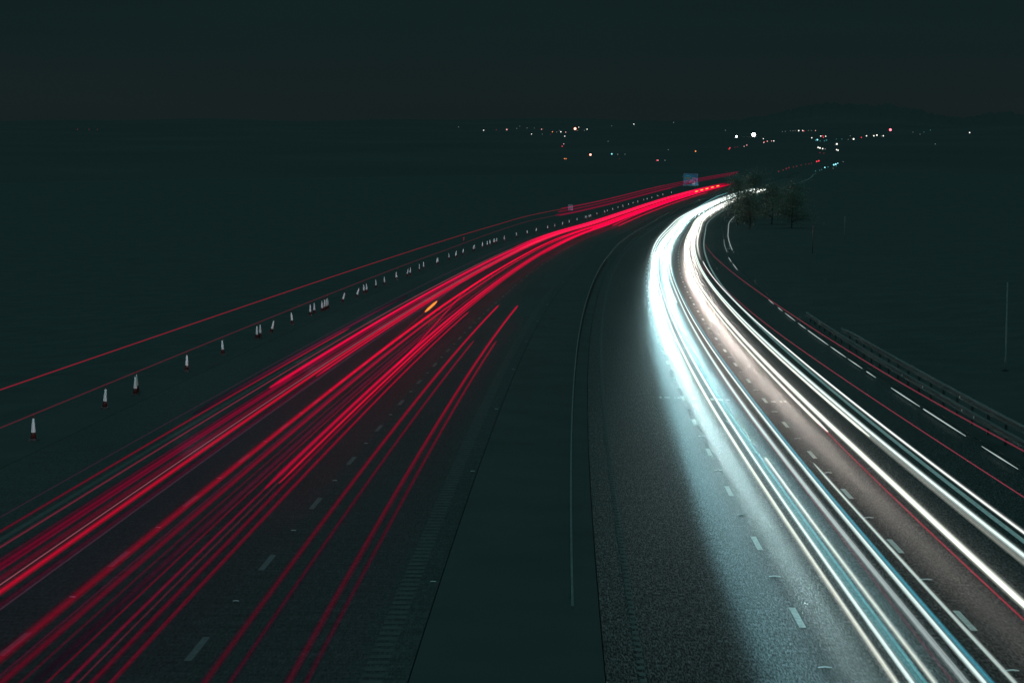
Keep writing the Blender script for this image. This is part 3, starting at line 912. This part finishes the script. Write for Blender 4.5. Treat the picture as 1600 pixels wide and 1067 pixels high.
TOWN = [(125, 204, .9, 'dr'), (143, 204, .8, 'dr'), (156, 204, .7, 'dr'),
        (717, 199.7, .8, 'd'), (756, 204.8, .9, 'w'), (775.6, 204, .9, 'dr'), (791.9, 204, 1.3, 'p'), (807.4, 202, .8, 'd'), (812, 198.8, .9, 'd'), (823.4, 201.4, .9, 'd'), (834.6, 201.4, .7, 'd'),
        (830.3, 210.6, .8, 'w'), (845.9, 203.3, .9, 'p'), (848.3, 202.5, .6, 'dr'), (847, 210.6, .7, 'd'), (860, 211, .7, 'dr'), (862.8, 207.2, .9, 'o'), (869.5, 207.4, .8, 'd'), (873.6, 205, .7, 'd'),
        (875.9, 207.4, 1.1, 'w'), (883.4, 207.8, .9, 'p'), (882, 214, .9, 'w'), (898, 203.6, 2.4, 'R'), (903.6, 200.3, .9, 'w'), (901.8, 205, .7, 'd'), (912.4, 205, .8, 'd'), (916.6, 203.3, .9, 'w'),
        (880.4, 225.8, .8, 'p'), (878, 229.5, .9, 'r'), (881.6, 248.8, .9, 'o'), (884, 248.8, .9, 'o'), (922, 243.4, 2.0, 'R'), (949.4, 221.8, .8, 'd'), (955.2, 241.7, 1.3, 'c'), (964.4, 242, 1.0, 'd'),
        (975.7, 241.7, .8, 'd'), (967, 248.7, .7, 'dr'), (989.2, 195.4, .9, 'w'), (954.7, 198.2, .8, 'd'), (1051, 192.9, .9, 'd'), (1043, 234.8, .8, 'd'), (1025.4, 251.3, 1.1, 'r'), (1027.2, 251.3, 1.0, 'p'),
        (1038, 251.3, 1.0, 'd'), (1085.5, 237.5, 1.3, 'o'), (1131.5, 205, .8, 'd'), (1148.8, 215.4, 1.9, 'W'), (1175.6, 214.1, 3.9, 'W'), (1138.8, 232.3, 1.1, 'r'), (1137.6, 233.8, .9, 'r'), (1146.6, 230.9, .8, 'dr'),
        (1150.6, 230.5, .8, 'dr'), (1160.9, 229.6, .8, 'p'), (1165, 227.8, .9, 'p'), (1190.6, 217.9, .8, 'w'), (1191.4, 223.8, 1.1, 'p'), (1192.4, 222.6, .7, 'r'), (1196.8, 221.9, 1.0, 'p'), (1203.5, 221.3, .8, 'p'),
        (1206.9, 221.4, 1.0, 'w'), (1220, 206.9, .7, 'd'), (1224.5, 206.6, .7, 'd'), (1232.5, 205.7, .7, 'd'), (1236.5, 205.7, .7, 'd'), (1240, 205.7, .7, 'd'), (1245.4, 205.9, 1.2, 'w'), (1251.6, 205.5, .9, 'w'),
        (1253.2, 206.3, 1.0, 'r'), (1260.4, 205.3, .7, 'd'), (1265, 205.3, .7, 'd'), (1271.5, 205.4, .8, 'p'), (1265.9, 216.6, 1.0, 'w'), (1279.8, 214.1, 1.1, 'w'), (1283, 213.5, .8, 'r'), (1284, 215.8, .8, 'r'),
        (1287.4, 214.3, 1.0, 'w'), (1272.4, 220.8, 1.6, 'dc'), (1274.6, 220.0, 1.5, 'c'), (1279, 221.5, 1.0, 'dc'), (1285.5, 221.5, 1.2, 'dc'), (1288.8, 220.6, 1.5, 'dc'), (1276, 231.6, 1.3, 'w'), (1278.8, 232.6, 1.5, 'w'),
        (1283, 233.4, 1.2, 'w'), (1287, 233.8, 1.1, 'd'), (1305, 226.6, 1.6, 'w'), (1302.8, 227, 1.0, 'd'), (1304.8, 235, 1.2, 'w'), (1307, 235.9, 1.2, 'w'), (1330.9, 219, 1.6, 'w'), (1312.5, 218.5, .9, 'dc'),
        (1304, 218.5, .8, 'dc'), (1322.5, 219, .8, 'd'), (1325.6, 213.5, .8, 'd'), (1342.9, 216, .9, 'r'), (1350.9, 213.8, 1.1, 'w'), (1362.3, 213.8, 1.2, 'w'), (1367, 213, 1.4, 'w'), (1374, 213.7, .7, 'd'),
        (1377, 213.8, 1.1, 'w'), (1387.8, 205.6, 2.3, 'RR'), (1511, 209, 1.1, 'w'), (1450, 205, .9, 'dc'), (1440, 208, .8, 'dc'), (1458, 226, .9, 'd'), (1423, 208, .7, 'd'), (1434, 211, .7, 'd')]
CARS = [(1286.9, 262.1, 1.2, 'c'), (1291.9, 261.3, 1.1, 'dc'), (1300.8, 258.2, 1.5, 'c'), (1303.8, 257.4, 1.6, 'c'), (1306.9, 255.5, 1.0, 'c'), (1315.3, 252.9, .9, 'd'), (1300, 263, .8, 'd'), (1272.5, 267.5, 1.0, 'dc'),
        (1279, 266.2, .9, 'dc'), (1282, 265, .9, 'dc'), (1304.6, 259.8, 1.0, 'dc'), (1274.2, 253, 1.3, 'r'), (1277.3, 252.2, 1.4, 'r'), (1266, 255.6, 1.0, 'dr'), (1262, 256.4, .9, 'dr'), (1257, 257, .9, 'dr'), (1250, 258.3, 1.0, 'dr'),
        (1243, 260.2, 1.2, 'dr'), (1238, 261.4, 1.1, 'dr'), (1231, 262.6, 1.4, 'dr'), (1227, 264.4, 1.6, 'dr'), (1222, 266.2, 1.2, 'dr'), (1215, 268.4, 1.4, 'dr'), (1279, 239.4, 1.1, 'dr'), (1285, 240.2, 1.0, 'dr'), (1148, 280, .9, 'dr')]


def town_lamp(i, px, py, r, k, name, lab, cat, group):
    el = (225 - py) / F
    d = (HD0 * HSL - HZ0 + CAMZ) / (HSL - el)
    az = math.atan((px - 800) / F)
    R = d * r / F * .78
    base = Vector((d * math.sin(az), d * math.cos(az), hillz(d)))
    bm = bmesh.new()
    lathe(bm, [(.10, -.5), (.07, 3.0)], 6, 1)
    n0 = len(bm.verts)
    bmesh.ops.create_icosphere(bm, subdivisions=2, radius=R)
    bm.verts.ensure_lookup_table()
    for v in bm.verts[n0:]:
        v.co.z += 3.0 + R
    ob = link_mesh(name, bm, [LM[k], M_POST])
    ob.location = base + Vector((0, 0, -3.0))
    tag(ob, lab, cat, group)


for i, (px, py, r, k) in enumerate(sorted(TOWN)):
    town_lamp(i, px, py, r, k, 'street_lamp', '%s lamp on the dark hillside, %s from the left' % (CNAME[k], nth(i)), 'street lamp', 'distant lamps of the hillside town')
for i, (px, py, r, k) in enumerate(sorted(CARS)):
    town_lamp(i, px, py, r, k, 'vehicle_lamp', '%s vehicle lamp far beyond the trees, %s from the left' % (CNAME[k], nth(i)), 'vehicle lamp', 'distant vehicle lamps beyond the trees')
